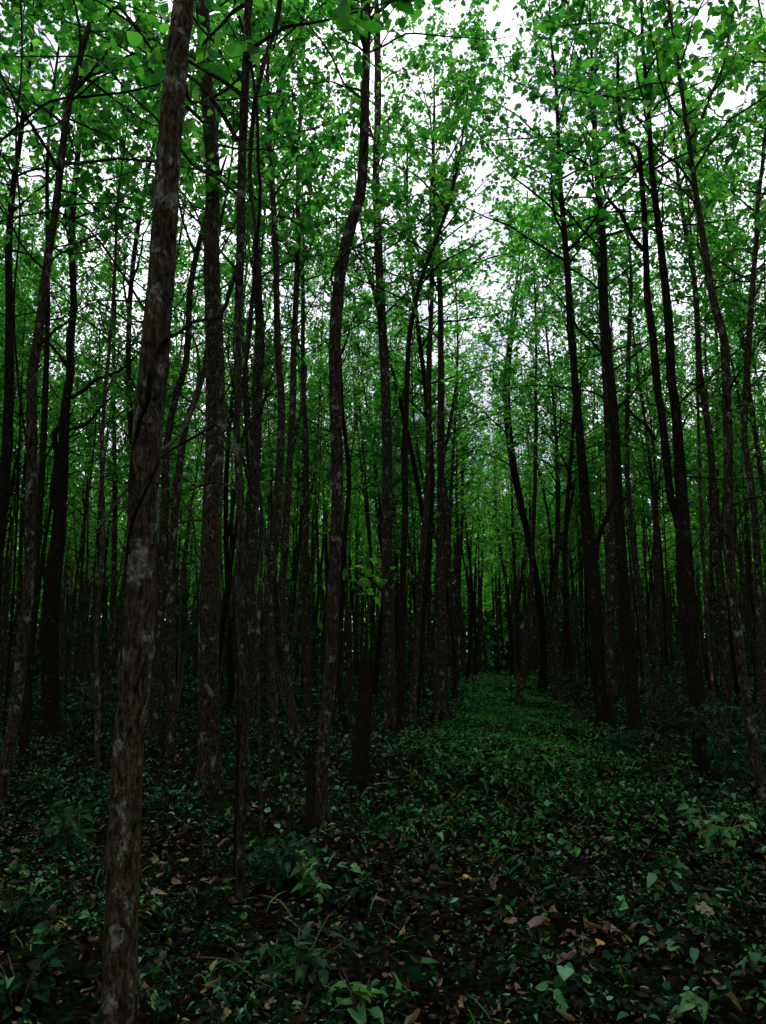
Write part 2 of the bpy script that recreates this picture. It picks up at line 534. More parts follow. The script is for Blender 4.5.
traced_tree("tree", "pale pole-thin stem with long bare side branches between the two front left trunks", gy(899),
            [(251, 0, 8), (249, 50, 8), (246, 102, 8), (242, 171, 8.5), (240, 239, 8.5), (238, 300, 8), (237, 342, 8), (239, 374, 7.5), (239, 442, 7), (244, 528, 7.5), (243, 613, 8), (245, 674, 8), (245, 774, 8.5), (241, 839, 9), (240, 899, 10)],
            10.5, 5.4, 16, 1.7, .13, M_BARK, sides=12,
            branches=[[(239, 195, 3), (215, 178, 3), (191, 160, 3), (164, 130, 2.8), (130, 92, 2.4), (96, 55, 2), (68, 44, 1.8), (0, 34, 1.3)],
                      [(237, 140, 5), (220, 112, 4.5), (198, 89, 4), (161, 61, 3.5), (130, 31, 3), (102, 0, 2.5)],
                      dict(leafy=26, pts=[(246, 88, 4), (236, 72, 3.5), (225, 55, 3), (212, 36, 2.6), (198, 20, 2.2), (180, -6, 2)]),
                      [(239, 262, 5), (230, 292, 4.5), (219, 314, 4), (196, 325, 3.6), (171, 335, 3.6), (155, 326, 3), (143, 318, 2.6), (120, 312, 2), (102, 307, 1.8), (68, 311, 1.6), (44, 331, 1.2)]])
traced_tree("tree", "slender S-curved grey trunk in the middle with a rotten post at its foot", gy(828),
            [(366, -20, 8), (367, 0, 8), (366, 68, 8.5), (364, 137, 9.5), (361, 188, 10.5), (355, 212, 10.5), (349, 232, 11), (340, 280, 11), (335, 342, 11.5), (336, 425, 12), (337, 494, 12), (335, 545, 12.5), (332, 613, 13), (329, 682, 13), (325, 720, 13), (322, 770, 13), (320, 828, 16)],
            14, 7.4, 20, 2.2, .13, M_BARK, sides=16, lump=.09)
traced_tree("tree", "dark straight trunk close behind the S-curved one, a leafy sprig at mid height", 16.0,
            [(377, 20, 6), (378, 102, 7), (376, 171, 7), (378, 239, 8), (382, 325, 9), (385, 374, 9.5), (387, 442, 10), (387, 528, 10.5), (388, 596, 11), (390, 682, 12), (391, 727, 14)],
            18, 8, 26, 2.6, .13, M_BARK,
            branches=[dict(leafy=46, grow=1.25, pts=[(388, 606, 4), (380, 588, 3), (368, 577, 2.5), (352, 570, 2)]), dict(leafy=22, grow=1.2, pts=[(387, 590, 3), (394, 576, 2.5), (402, 572, 2)])])
traced_tree("tree", "dark trunk at the left edge of the path that forks into two stems", gy(716),
            [(434, 171, 4), (437, 239, 5), (440, 290, 5.5), (441, 340, 6), (441, 425, 7), (441, 511, 8), (440, 579, 11), (441, 640, 13), (441, 682, 13.5), (441, 716, 15)],
            17.5, 9, 34, 3.8, .135, M_BARK, branches=[[(441, 585, 8), (446, 540, 5), (446, 504, 4.5), (441, 470, 4), (449, 430, 3.5), (455, 390, 3)]])
traced_tree("tree", "thin stem leaning slightly right just left of the forked trunk by the path", 17.5,
            [(432, 300, 4), (430, 340, 5), (429, 374, 5.5), (428, 477, 6), (422, 562, 6), (417, 647, 7), (412, 718, 9)],
            15, 8.5, 18, 2.2, .13, M_BARK)
traced_tree("tree", "thin dark stem leaning right at the top, between the S-curved trunk and the path", 15.5,
            [(440, 229, 4), (430, 255, 4), (421, 280, 4.5), (414, 312, 5), (409, 342, 5), (405, 442, 6), (405, 511, 6), (403, 580, 6.5), (402, 647, 7), (400, 725, 8)],
            15, 8.6, 18, 2.2, .13, M_BARKDARK)
traced_tree("tree", "black leaning trunk right of the path with one forked side branch", gy(730),
            [(556, 100, 3.6), (559, 154, 4.3), (562, 205, 5), (566, 273, 6), (571, 342, 7), (573, 357, 7.2), (578, 425, 8), (585, 494, 10), (590, 562, 12), (595, 630, 13.5), (598, 682, 14.5), (602, 705, 15), (605, 730, 17)],
            17, 9, 34, 3.4, .135, M_BARKDARK, branches=[[(594, 560, 7), (598, 540, 6), (604, 520, 5), (610, 505, 4), (614, 490, 3.6), (618, 465, 3)]])
traced_tree("tree", "dark leaning trunk next right of the black trunk with the side branch", gy(733),
            [(594, 130, 4), (596, 171, 4.6), (602, 222, 5.2), (605, 307, 7), (608, 342, 7.5), (608, 357, 8), (614, 425, 9), (617, 477, 9.5), (620, 528, 10), (624, 596, 11), (631, 682, 12), (635, 733, 14)],
            17, 9, 32, 3.0, .135, M_BARKDARK)
traced_tree("tree", "dark trunk on the right splitting into two tall stems at mid height", gy(779),
            [(652, 170, 5), (656, 205, 6), (661, 256, 7), (668, 342, 9), (670, 380, 9), (675, 408, 9.5), (681, 477, 11), (682, 528, 14), (683, 560, 16), (686, 610, 16), (690, 645, 15.5), (696, 690, 15), (700, 749, 14), (703, 779, 16)],
            13.5, 7.4, 22, 2.0, .13, M_BARKDARK, sides=16,
            branches=[[(682, 540, 10), (676, 515, 8), (671, 498, 8), (668, 484, 8), (661, 425, 8), (656, 380, 7.8), (653, 340, 7.6), (650, 295, 7), (648, 256, 6.4), (643, 205, 5.5), (639, 175, 5), (634, 158, 4.6), (626, 137, 4), (620, 100, 4), (616, 60, 3)],
                      [(655, 440, 4), (646, 425, 3.5), (636, 415, 3), (622, 402, 2.5)],
                      dict(leafy=30, pts=[(644, 250, 5), (632, 235, 4), (620, 215, 3.4), (606, 195, 3), (598, 178, 2.6)])])
traced_tree("tree", "slim grey trunk right of the dark trunk that splits in two, leaning left", 16.6,
            [(668, 100, 3), (672, 137, 3.5), (682, 205, 4), (690, 256, 5), (697, 342, 5), (702, 391, 6), (709, 442, 6.5), (714, 511, 7), (718, 579, 7), (723, 647, 8), (727, 722, 10)],
            16, 9, 22, 2.3, .13, M_BARK)
traced_tree("tree", "tall pale-flecked trunk near the right edge with a forked upper branch", gy(812),
            [(680, 70, 3.5), (684, 102, 4), (694, 171, 5), (702, 222, 6), (711, 290, 7), (718, 320, 7.5), (723, 342, 8), (726, 408, 8.5), (730, 477, 9), (733, 545, 9.5), (740, 613, 10), (747, 682, 10), (755, 749, 10.5), (768, 812, 12)],
            11.5, 6.2, 20, 1.9, .11, M_BARK,
            branches=[dict(leafy=40, pts=[(690, 140, 3), (696, 130, 3), (706, 105, 2.8), (718, 75, 2.5), (726, 50, 2.2), (730, 20, 2)])])
traced_tree("tree", "thin stem hugging the right edge of the view", 14,
            [(758, 239, 5), (752, 300, 5.5), (747, 380, 6), (745, 442, 6), (750, 477, 6), (757, 545, 7), (762, 613, 8), (766, 738, 9)],
            14, 8, 20, 2.2, .13, M_BARK)
traced_tree("tree", "crooked grey-brown trunk leaning right by the left edge, branching near the top", gy(818),
            [(92, 0, 4.5), (80, 51, 5.5), (68, 102, 6.5), (61, 154, 7), (55, 205, 7.5), (48, 256, 8), (39, 342, 9), (34, 374, 9.5), (32, 442, 10), (27, 511, 10.5), (24, 579, 11), (17, 647, 11.5), (14, 700, 11.5), (8, 749, 12), (-3, 818, 13)],
            12, 6.2, 20, 2.0, .11, M_BARK,
            branches=[[(38, 345, 5), (60, 330, 3), (75, 318, 2)], dict(leafy=20, pts=[(70, 96, 4), (80, 82, 3.5), (92, 72, 3), (108, 60, 2.2)])])
traced_tree("tree", "thick black trunk with two limbs and a spread of twigs at left", 13.6,
            [(80, 120, 5), (77, 171, 5.5), (73, 239, 6), (73, 307, 6.5), (70, 340, 7.5), (72, 374, 8), (68, 408, 9), (63, 477, 11), (58, 540, 14), (56, 562, 15), (51, 647, 17), (50, 704, 18), (49, 738, 21)],
            15, 8.5, 22, 2.3, .13, M_BARKDARK,
            branches=[[(58, 545, 9), (60, 524, 8), (53, 494, 7), (56, 460, 6), (55, 432, 5), (62, 420, 4), (68, 412, 4)],
                      [(71, 398, 4.5), (84, 388, 4), (96, 380, 3.6), (118, 370, 3), (137, 358, 2.4)],
                      [(71, 372, 4.5), (63, 360, 4), (56, 352, 3), (44, 338, 2.2)],
                      [(66, 430, 3.5), (85, 425, 3), (100, 412, 2.5), (112, 396, 2)]])
traced_tree("tree", "dark upright trunk between the crooked left-edge trunk and the thick black one", gy(766),
            [(48, 330, 5), (45, 400, 6), (40, 500, 7), (37, 562, 8), (31, 640, 8.5), (28, 700, 9), (23, 766, 11)],
            13.5, 7.8, 20, 2.1, .13, M_BARKDARK)
traced_tree("tree", "dark trunk cut by the left edge of the view at mid height", 11.0,
            [(9, 250, 7), (10, 318, 8), (10, 374, 9), (7, 442, 9.5), (2, 511, 10), (-3, 600, 11), (-10, 762, 13)],
            13, 7.5, 22, 2.2, .13, M_BARKDARK)
traced_tree("tree", "pale thin sapling stem, reddish at its foot, left of the nearest stout trunk", gy(768),
            [(104, 380, 3.5), (102, 442, 4), (102, 511, 4.5), (99, 572, 5), (94, 630, 5), (97, 690, 5), (98, 730, 5.5), (97, 768, 6.5)],
            11, 6.8, 14, 1.6, .13, M_BARKPALE)
traced_tree("tree", "thin dark stem leaning right behind the nearest stout trunk", 13.2,
            [(208, 205, 5), (198, 250, 5.5), (191, 290, 6), (186, 357, 6), (174, 398, 6.5), (166, 442, 7), (163, 520, 7.5), (160, 600, 8), (158, 680, 8.5), (156, 742, 9)],
            14, 8, 18, 2.1, .13, M_BARK)
traced_tree("tree", "wavy stem half hidden between the two front left trunks, leaning right", 11.8,
            [(203, 366, 5), (201, 374, 6), (192, 402, 6.5), (184, 425, 7), (178, 477, 7.5), (174, 528, 8), (170, 600, 8), (172, 680, 8), (170, 755, 9)],
            12, 7.6, 18, 2.1, .13, M_BARK)
traced_tree("tree", "grey lichen-flecked stem right of the pole-thin stem, bent at the top", 15.2,
            [(300, 0, 6), (294, 44, 6), (282, 79, 6.5), (277, 113, 7), (267, 137, 7), (259, 188, 7), (257, 239, 8), (258, 290, 8.5), (260, 340, 9), (257, 442, 9.5), (253, 528, 10), (252, 613, 10.5), (250, 690, 11), (249, 728, 12)],
            17.5, 8.6, 24, 2.4, .13, M_BARK)
traced_tree("tree", "dark stem with a curving limb, right of the grey lichen-flecked stem", gy(757),
            [(276, 250, 6), (277, 340, 7), (281, 408, 7.5), (279, 477, 8), (274, 545, 9), (268, 600, 9), (272, 674, 9.5), (274, 757, 11)],
            14.5, 8, 20, 2.1, .13, M_BARK,
            branches=[[(271, 560, 6), (262, 530, 5), (255, 505, 4.5), (250, 480, 4), (243, 455, 3.4)]])
traced_tree("tree", "slim trunk with a reddish foot and a fork, left of the S-curved trunk", gy(740),
            [(298, 240, 5), (296, 290, 5.5), (294, 340, 6), (293, 408, 6.5), (288, 494, 7), (284, 560, 7.5), (282, 596, 7.5), (286, 660, 8), (292, 715, 9), (295, 740, 12)],
            14.5, 8, 20, 2.2, .13, M_BARK, branches=[[(291, 455, 5), (297, 430, 4), (302, 400, 3.6), (305, 360, 3)]])
traced_tree("tree", "thin grey stem against the light just left of the S-curved trunk", 19,
            [(303, 300, 4), (303, 374, 4.5), (306, 442, 5), (306, 511, 5.5), (305, 596, 6), (306, 660, 6.5), (308, 705, 10)],
            15, 8.6, 18, 2.3, .13, M_BARK)
traced_tree("tree", "thread-thin dark stem bowing just right of the S-curved trunk", 17.2,
            [(340, 360, 3.4), (342, 408, 4), (349, 477, 4.5), (344, 545, 5), (341, 610, 5), (339, 670, 5.5), (343, 718, 6)],
            13.5, 8.6, 14, 2.0, .13, M_BARKDARK)
traced_tree("tree", "thin upright trunk far behind the black leaning trunk, right of the path", 22,
            [(536, 430, 3.5), (534, 500, 4), (532, 560, 4.5), (528, 620, 5), (520, 690, 7)],
            15, 9, 18, 2.3, .135, M_BARK)
traced_tree("tree", "slim trunk standing right behind the second leaning trunk, paler bark", 18.5,
            [(630, 330, 4), (628, 400, 4.5), (627, 470, 5), (632, 540, 5.5), (640, 600, 6), (646, 660, 7), (650, 714, 9)],
            15.5, 9, 18, 2.3, .135, M_BARKPALE)

# young stems and lianas
def liana(label, Y, pts, mat, name="liana"):
    W = []
    for i, (px, py, wd) in enumerate(pts):
        p, mpp = pix(px, py, Y + .12 * math.sin(i * 1.3))
        W.append([*p, wd * mpp / 2])
    C = smooth_line(W, .05 + .008 * Y)
    ac = Acc()
    ac.tube(C[:, :3], C[:, 3], 8, .08)
    o = ac.build(name, mat, None, C[-1, :3])
    tag(o, label, "vine")
    return o


liana("dark liana wound round the nearest stout trunk", 3.22,
      [(171, 335, 3.6), (164, 343, 5), (155, 352, 5.5), (150, 372, 5.5), (148, 400, 5), (140, 420, 4.6), (133, 455, 4.2), (130, 490, 4), (131, 520, 4)], M_BARKDARK)
liana("thin creeper crossing the nearest stout trunk diagonally", 3.15,
      [(215, 425, 2.4), (196, 436, 2.6), (178, 446, 2.6), (160, 458, 2.8), (147, 488, 3), (136, 512, 3), (128, 542, 3), (124, 600, 2.6), (121, 660, 2.4)], M_BARKDARK)
liana("black liana rising beside the pole-thin stem from the canopy", 5.6,
      [(232, -10, 3), (240, 20, 3), (250, 60, 3), (257, 110, 3), (258, 160, 3.2), (260, 200, 3), (254, 280, 3), (249, 345, 3), (240, 400, 3.4), (236, 460, 3.6), (240, 520, 3.8), (241, 560, 3.8), (240, 640, 4), (238, 730, 4), (235, 880, 4.5)], M_BARKDARK)
liana("long forked liana hanging from the canopy right of the pole-thin stem", 6.4,
      [(281, -10, 5), (277, 20, 5), (268, 50, 5), (262, 70, 5), (256, 95, 4.6), (252, 130, 4.5), (250, 180, 4), (256, 240, 3.6), (252, 300, 3.6), (246, 350, 3.4), (250, 430, 3.4), (262, 520, 3.2), (258, 650, 3.4), (262, 850, 4)], M_BARK)
liana("thin bare vine arching over the upper left into the nearest stout trunk", 3.5,
      [(147, 314, 3), (137, 297, 2.6), (113, 260, 2.4), (89, 229, 2.2), (61, 213, 2), (27, 215, 1.8), (-6, 223, 1.6)], M_BARKDARK)
liana("thin crooked vine slanting up past the nearest stout trunk towards the reddish one", 5.2,
      [(96, 530, 2), (108, 514, 2.4), (120, 497, 2.6), (135, 480, 2.6), (160, 452, 2.6), (182, 432, 2.8), (194, 402, 3), (199, 370, 3), (196, 345, 2.4), (190, 330, 2)], M_TWIG)
liana("black hair-thin vine hanging straight down at far left above the dark trunk", 6.0,
      [(20, -10, 1.8), (22, 60, 1.8), (16, 140, 2), (20, 220, 2), (14, 300, 2), (18, 380, 2.2), (28, 450, 2), (33, 470, 1.8)], M_BARKDARK)
liana("bare vine arching across the top left corner below the leaves", 4.6,
      [(-6, 147, 2.6), (10, 133, 2.6), (24, 120, 2.6), (51, 101, 2.4), (82, 97, 2.4), (126, 92, 2.2), (160, 84, 2)], M_BARKDARK)


# ---- the stand beyond: a few kinds, copied
def make_stand_tree(H, h0, nb, L, size, r, bark, fork=False):
    root = empty("tree", (0, 0, 0), "x", "tree")
    n = 16
    z = np.linspace(-.2, H, n)
    ph = rng.uniform(0, 6.28, 4)
    amp = rng.uniform(.08, .3)
    C = np.stack([amp * (np.sin(z * .45 + ph[0]) - math.sin(ph[0])), amp * (np.sin(z * .4 + ph[1]) - math.sin(ph[1])), z, r * (1.12 - .95 * (z / H).clip(0)) + .006], -1)
    C[0, 3] *= 1.35
    C = smooth_line(C, .35)
    acc, lf = Acc(), Acc()
    acc.tube(C[:, :3], C[:, 3], 9, .10)

    def spine(h):
        k = min(int(np.searchsorted(C[:, 2], h)), len(C) - 1)
        return C[k, :3], C[k, 3]
    if fork:
        k0 = int(len(C) * rng.uniform(.25, .4))
        az = rng.uniform(0, 6.28)
        F = C[k0:].copy()
        s = np.linspace(0, 1, len(F))
        F[:, 0] += math.cos(az) * (s ** .7) * 1.2; F[:, 1] += math.sin(az) * (s ** .7) * 1.2
        F[:, 3] *= .75
        acc.tube(F[:, :3], F[:, 3], 8, .08)
        Fs = F

        def spine2(h):
            k = min(int(np.searchsorted(Fs[:, 2], h)), len(Fs) - 1)
            return Fs[k, :3], Fs[k, 3]
        crown(acc, lf, spine2, h0 + 1, H - .5, nb // 2, L * .8, size * .86, 12, (SIMPLE_V, SIMPLE_T), 3)
    crown(acc, lf, spine, h0, H, nb, L, size * .86, 12, (SIMPLE_V, SIMPLE_T), 3)
    # a few dead or thin lower limbs
    for _ in range(9):
        h = rng.uniform(2.0, h0 + 1)
        p, r0 = spine(h)
        a, e = rng.uniform(0, 6.28), R(rng.uniform(15, 60))
        d = np.array([math.cos(a) * math.cos(e), math.sin(a) * math.cos(e), math.sin(e)])
        q = [p, p + d * .4, p + d * .8 + rng.normal(0, .06, 3), p + d * rng.uniform(1.1, 1.7) + rng.normal(0, .1, 3)]
        acc.tube(q, [.016, .012, .008, .004], 4, cap=False)
    acc.build("trunk", bark, root)
    lf.build("crown", M_LEAF, root, smooth=False)
    return root


KINDS = [make_stand_tree(15.5, 6.2, 30, 2.4, .117, .068, M_BARK),
         make_stand_tree(14.2, 5.6, 28, 2.3, .117, .06, M_BARK),
         make_stand_tree(16.4, 7.0, 30, 2.5, .117, .08, M_BARKDARK, True),
         make_stand_tree(13.0, 5.0, 26, 2.1, .117, .048, M_BARKPALE),
         make_stand_tree(15.0, 6.4, 30, 2.4, .117, .07, M_BARK, True),
         make_stand_tree(12.0, 4.6, 24, 1.9, .117, .04, M_BARKDARK),
         make_stand_tree(14.6, 6.0, 28, 2.4, .117, .062, M_BARK)]


def copy_tree(o):
    c = o.copy()
    COL.objects.link(c)
    for ch in o.children:
        d = ch.copy()
        COL.objects.link(d)
        d.parent = c
    return c


spots = []
TAN = math.tan(R(27.5))
for ia in range(-16, 17):
    for ib in range(-5, 22):
        uu = (ia + (.5 if ia >= 0 else .5)) * 2.9
        y0 = ib * 2.45
        vv = y0 + rng.uniform(-.7, .7)
        if abs(uu) < 2 and y0 < 34:
            uu *= 1.22
        uu += rng.uniform(-.55, .55)
        y = vv
        x = path_x(y) + uu
        d = math.hypot(x, y)
        if y > 49 or y < -9:
            continue
        if abs(x) > max(0, y) * TAN + 7:
            continue
        infr = abs(x) < y * TAN + .6
        if infr and y < 14.5:
            continue
        if not infr and y < 14.5 and (d < 3.4 or abs(x) < y * TAN + 1.0):
            continue
        if abs(x - path_x(y)) < (1.35 if y < 34 else .2):
            continue
        if any((x - fx) ** 2 + (y - fy) ** 2 < 1.5 ** 2 for fx, fy in FG):
            continue
        spots.append((x, y, infr))
used = [False] * len(KINDS)
LAB = {"left": ("slender forest tree deep in the dense stand left of the grassy path", "trees of the dense stand left of the path"),
       "right": ("slender forest tree deep in the dense stand right of the grassy path", "trees of the dense stand right of the path"),
       "near": ("slender forest tree beside the viewpoint, outside the picture, its leaves overhead", "trees around the viewpoint")}
for k, (x, y, infr) in enumerate(spots):
    q = int(rng.integers(0, len(KINDS)))
    if not used[q]:
        o = KINDS[q]; used[q] = True
    else:
        o = copy_tree(KINDS[q])
    if math.hypot(x, y) < 6 and x > 0:                         # keep arm's-length twigs away from the lens
        x += 2.4
    o.location = (x, y, float(gz(x, y)))
    s = rng.uniform(.86, 1.14)
    o.scale = (s * rng.uniform(.9, 1.1), s * rng.uniform(.9, 1.1), s)
    if abs(x - path_x(y)) < 3.2 and 14 < y < 36:              # crowns lean out over the open path
        o.scale = (s * 1.4, s * 1.4, s * 1.02)
    o.rotation_euler = (rng.normal(0, .025), rng.normal(0, .025), rng.uniform(0, 6.28))
    side = "near" if not infr and y < 14.5 else ("left" if x < path_x(y) else "right")
    o["label"], o["group"] = LAB[side]
POLES = []
for H_, r_, bk in ((10.5, .030, M_BARK), (9.0, .024, M_BARKDARK), (12.0, .034, M_BARKPALE)):
    POLES.append(make_stand_tree(H_, H_ * .62, 12, 1.2, .13, r_, bk))
    POLES[-1].name = "young_tree"
    POLES[-1]["category"] = "young tree"
n_p = 0
while n_p < 170:
    y = rng.uniform(15.5, 49)
    x = rng.uniform(-1, 1) * (y * TAN + 1)
    if abs(x - path_x(y)) < 1.9 or any((x - fx) ** 2 + (y - fy) ** 2 < .7 for fx, fy in FG):
        continue
    o = POLES[n_p] if n_p < 3 else copy_tree(POLES[int(rng.integers(0, 3))])
    o.location = (x, y, float(gz(x, y)))
    s = rng.uniform(.75, 1.2)
    o.scale = (s, s, s)
    o.rotation_euler = (rng.normal(0, .05), rng.normal(0, .05), rng.uniform(0, 6.28))
    sd = "left" if x < path_x(y) else "right"
    o["label"] = f"pole-thin young tree squeezed between the trunks of the stand {sd} of the path"
    o["group"] = f"young pole trees {sd} of the path"
    n_p += 1
for q, k in enumerate(KINDS):
    if not used[q]:
        for ch in list(k.children):
            bpy.data.objects.remove(ch)
        bpy.data.objects.remove(k)
print("stand trees", len(spots))


# ---- understorey saplings and shrubs
def leafy_plant(name, label, x, y, H, spread, nst, nl, size, mat, stemmat=None, cat="shrub", tmpl=(OVAL_V, HEART_T), group=None, low=.25, droop=.35):
    g = float(gz(x, y))
    base = np.array([x, y, g])
    root = empty(name, base, label, cat, group)
    st, lf = Acc(), Acc()
    P, D, N, S = [], [], [], []
    for k in range(nst):
        a = rng.uniform(0, 6.28)
        lean = spread * rng.uniform(.3, 1)
        top = base + np.array([math.cos(a) * lean, math.sin(a) * lean, H * rng.uniform(.65, 1.0)])
        mid = base * .5 + top * .5 + np.array([0, 0, H * .12])
        c = smooth_line(np.vstack([base + np.array([0, 0, -.05]), mid, top]), max(.05, H / 10))
        st.tube(c, np.linspace(.004 + .006 * H, .003, len(c)), 5, cap=False)
        n = max(2, nl // nst)
        tt = (low + (1 - low) * rng.random(n) ** .8)
        kk = (tt * (len(c) - 1)).astype(int)
        az = rng.uniform(0, 6.28, n)
        out_ = np.stack([np.cos(az), np.sin(az), rng.normal(0.1, .3, n)], -1)
        off = rng.uniform(.0, .5, n)[:, None] * spread * .6
        P.append(c[kk] + out_ * off); D.append(out_ + np.array([0, 0, -droop]))
        N.append(rng.normal(0, .35, (n, 3)) + np.array([0, 0, 1])); S.append(size * rng.uniform(.6, 1.2, n))
    leaves(lf, np.vstack(P), np.vstack(D), np.vstack(N), np.concatenate(S), *tmpl, curl=rng.uniform(.3, 2, sum(map(len, S))))
    st.build("stem", stemmat or M_TWIG, root, base)
    lf.build("foliage", mat, root, base, smooth=False)
    return root


def at_ground(px, py):
    y = ground_y(py)
    return (px - 383) / FOC * (y / CP * 1.0) * (1 / (1)) * 1.0 * (CP / (CP - (512 - py) / FOC * SP)) , y


def plant_px(label, px, py, H, spread, nst, nl, size, mat, name="shrub", cat="shrub", **kw):
    x, y = at_ground(px, py)
    return leafy_plant(name, label, x, y, H, spread, nst, nl, size, mat, cat=cat, **kw)


plant_px("small bushy sapling at the foot of the black leaning trunk, path side", 575, 722, 1.35, .5, 5, 80, .15, M_HERB, "sapling", "sapling", low=.5)
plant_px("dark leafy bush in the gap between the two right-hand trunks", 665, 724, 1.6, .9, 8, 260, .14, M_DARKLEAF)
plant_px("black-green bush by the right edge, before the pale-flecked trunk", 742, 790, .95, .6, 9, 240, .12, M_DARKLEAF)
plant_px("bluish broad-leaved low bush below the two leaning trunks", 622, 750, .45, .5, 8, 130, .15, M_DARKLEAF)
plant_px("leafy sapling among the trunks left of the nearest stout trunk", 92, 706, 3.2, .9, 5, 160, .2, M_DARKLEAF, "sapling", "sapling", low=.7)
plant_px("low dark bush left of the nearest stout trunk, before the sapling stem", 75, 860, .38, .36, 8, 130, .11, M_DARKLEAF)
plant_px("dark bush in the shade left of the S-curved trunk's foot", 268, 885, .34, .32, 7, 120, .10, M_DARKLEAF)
plant_px("dark broad-leaved herb in the lower middle left, over the fallen twigs", 300, 985, .22, .28, 7, 70, .085, M_DARKLEAF, "herb", "herb")
plant_px("pale broad-leaved plant at the right edge below the black-green bush", 722, 862, .30, .36, 9, 80, .11, M_BROAD, "seedling", "seedling")
plant_px("big-leaved pale seedling at the bottom edge, centre left", 362, 1022, .20, .14, 4, 12, .125, M_BROAD, "seedling", "seedling", low=.5, droop=.1)
plant_px("single ribbed pale leaf plant at the bottom edge, right", 698, 1030, .14, .05, 1, 4, .14, M_BROAD, "seedling", "seedling", low=.8)
plant_px("pale upright seedling with drooping leaves right of the dark bush in the shade", 313, 893, .34, .12, 3, 22, .12, M_BROAD, "seedling", "seedling")
plant_px("small bright herb at the foot of the nearest stout trunk", 142, 1020, .12, .10, 4, 16, .06, M_BROAD, "herb", "herb")
plant_px("bright leafy herb in the bottom left corner", 18, 1015, .22, .22, 6, 60, .08, M_HERB, "herb", "herb")
plant_px("broad dark herb by the left edge, above the corner herb", 10, 930, .26, .30, 6, 70, .08, M_HERB, "herb", "herb")

k = 0
zones = [("left", -1), ("right", 1)]
while k < 34:
    y = rng.uniform(19, 56)
    x = rng.uniform(-1, 1) * (y * .48)
    if abs(x - path_x(y)) < 2.0:
        continue
    sd = "left" if x < path_x(y) else "right"
    h = rng.uniform(1.6, 4.6)
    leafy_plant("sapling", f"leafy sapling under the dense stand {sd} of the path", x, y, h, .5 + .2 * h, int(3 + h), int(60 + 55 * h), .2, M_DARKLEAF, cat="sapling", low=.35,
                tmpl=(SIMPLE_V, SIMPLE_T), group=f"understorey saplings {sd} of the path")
    k += 1


# ---- stumps
def stump(label, px_top, py_top, px_bot, py_bot, wd):
    y = ground_y(py_bot)
    pb, mpp = pix(px_bot, py_bot, y)
    pt, mt = pix(px_top, py_top, y)
    C = smooth_line(np.vstack([[*(pb + (pb - pt) * .15), wd * mpp / 2 * 1.15], [*pb, wd * mpp / 2 * 1.05], [*(pb * .5 + pt * .5 + np.array([.01, 0, 0])), wd * mpp / 2 * .95], [*pt, wd * mt / 2 * .85]]), .05)
    root = empty("stump", pb, label, "stump")
    ac = Acc()
    sides = 14
    ac.tube(C[:, :3], C[:, 3], sides, .12, cap=False)
    V = ac.v[0]
    V[-sides:, 2] += rng.uniform(-.14, .08, sides)           # splintered rim
    ac.build("bark", M_STUMP, root, pb)
    tp = Acc()
    rim = V[-sides:] * .97 + C[-1, :3] * .03
    tp.add(np.vstack([rim - np.array([0, 0, .02]), C[-1, :3] + np.array([0, 0, -.07])]), None, [[i, (i + 1) % sides, sides] for i in range(sides)])
    tp.build("broken_top", M_BARKDARK, root, pb)


stump("knee-high black rotten post leaning against the foot of the S-curved trunk", 310, 750, 309, 836, 10)
stump("tall black snag right of the S-curved trunk, broken off at chest height", 367, 657, 358, 783, 17)

# ------------------------------------------------------------------ ground cover that nobody could count
def sector(n, y0, y1, power=1.0, margin=1.7):
    y0 = y0 - .9
    y = y0 + (y1 - y0) * rng.random(n) ** power
    x = rng.uniform(-1, 1, n) * (y * .52 + margin)
    return x, y


def patch(x, y, s, ph):
    return (np.sin(x * s + ph) * np.sin(y * s * .8 + ph * 2) + .6 * np.sin(x * s * 2.3 + y * s * 1.7 + ph * 3) + .4 * np.sin(x * s * 4.1 - y * s * 3.7 + ph))


def stuff(acc, name, mat, label, cat):
    o = acc.build(name, mat, smooth=False)
    o["kind"] = "stuff"
    tag(o, label, cat)
    return o


# dead leaves
ac = Acc()
for (n, y0, y1, sz, pw) in ((21000, 2.2, 7, .045, 1.0), (12000, 6, 16, .06, .9), (3500, 15, 40, .10, .9)):
    x, y = sector(n, y0, y1, pw)
    z = gz(x, y) + rng.uniform(.004, .045, n)
    D = np.stack([rng.normal(0, 1, n), rng.normal(0, 1, n), rng.normal(0, .22, n)], -1)
    N = rng.normal(0, .33, (n, 3)) + np.array([0, 0, 1])
    S = sz * np.exp(rng.normal(-.22, .45, n)).clip(.3, 1.9)
    h = n // 2
    leaves(ac, np.stack([x, y, z], -1)[:h], D[:h], N[:h], S[:h], CURLED_V, HEART_T, rng.uniform(-.3, 1.9, h), rng.uniform(.5, 1.2, h), .03)
    leaves(ac, np.stack([x, y, z], -1)[h:], D[h:], N[h:], S[h:], OVAL_V, HEART_T, rng.uniform(-2.5, 4, n - h), rng.uniform(.5, 1.5, n - h), .035)
stuff(ac, "leaf_litter", M_LITTER, "brown and tan dead leaves littering the dark forest floor", "leaf litter")


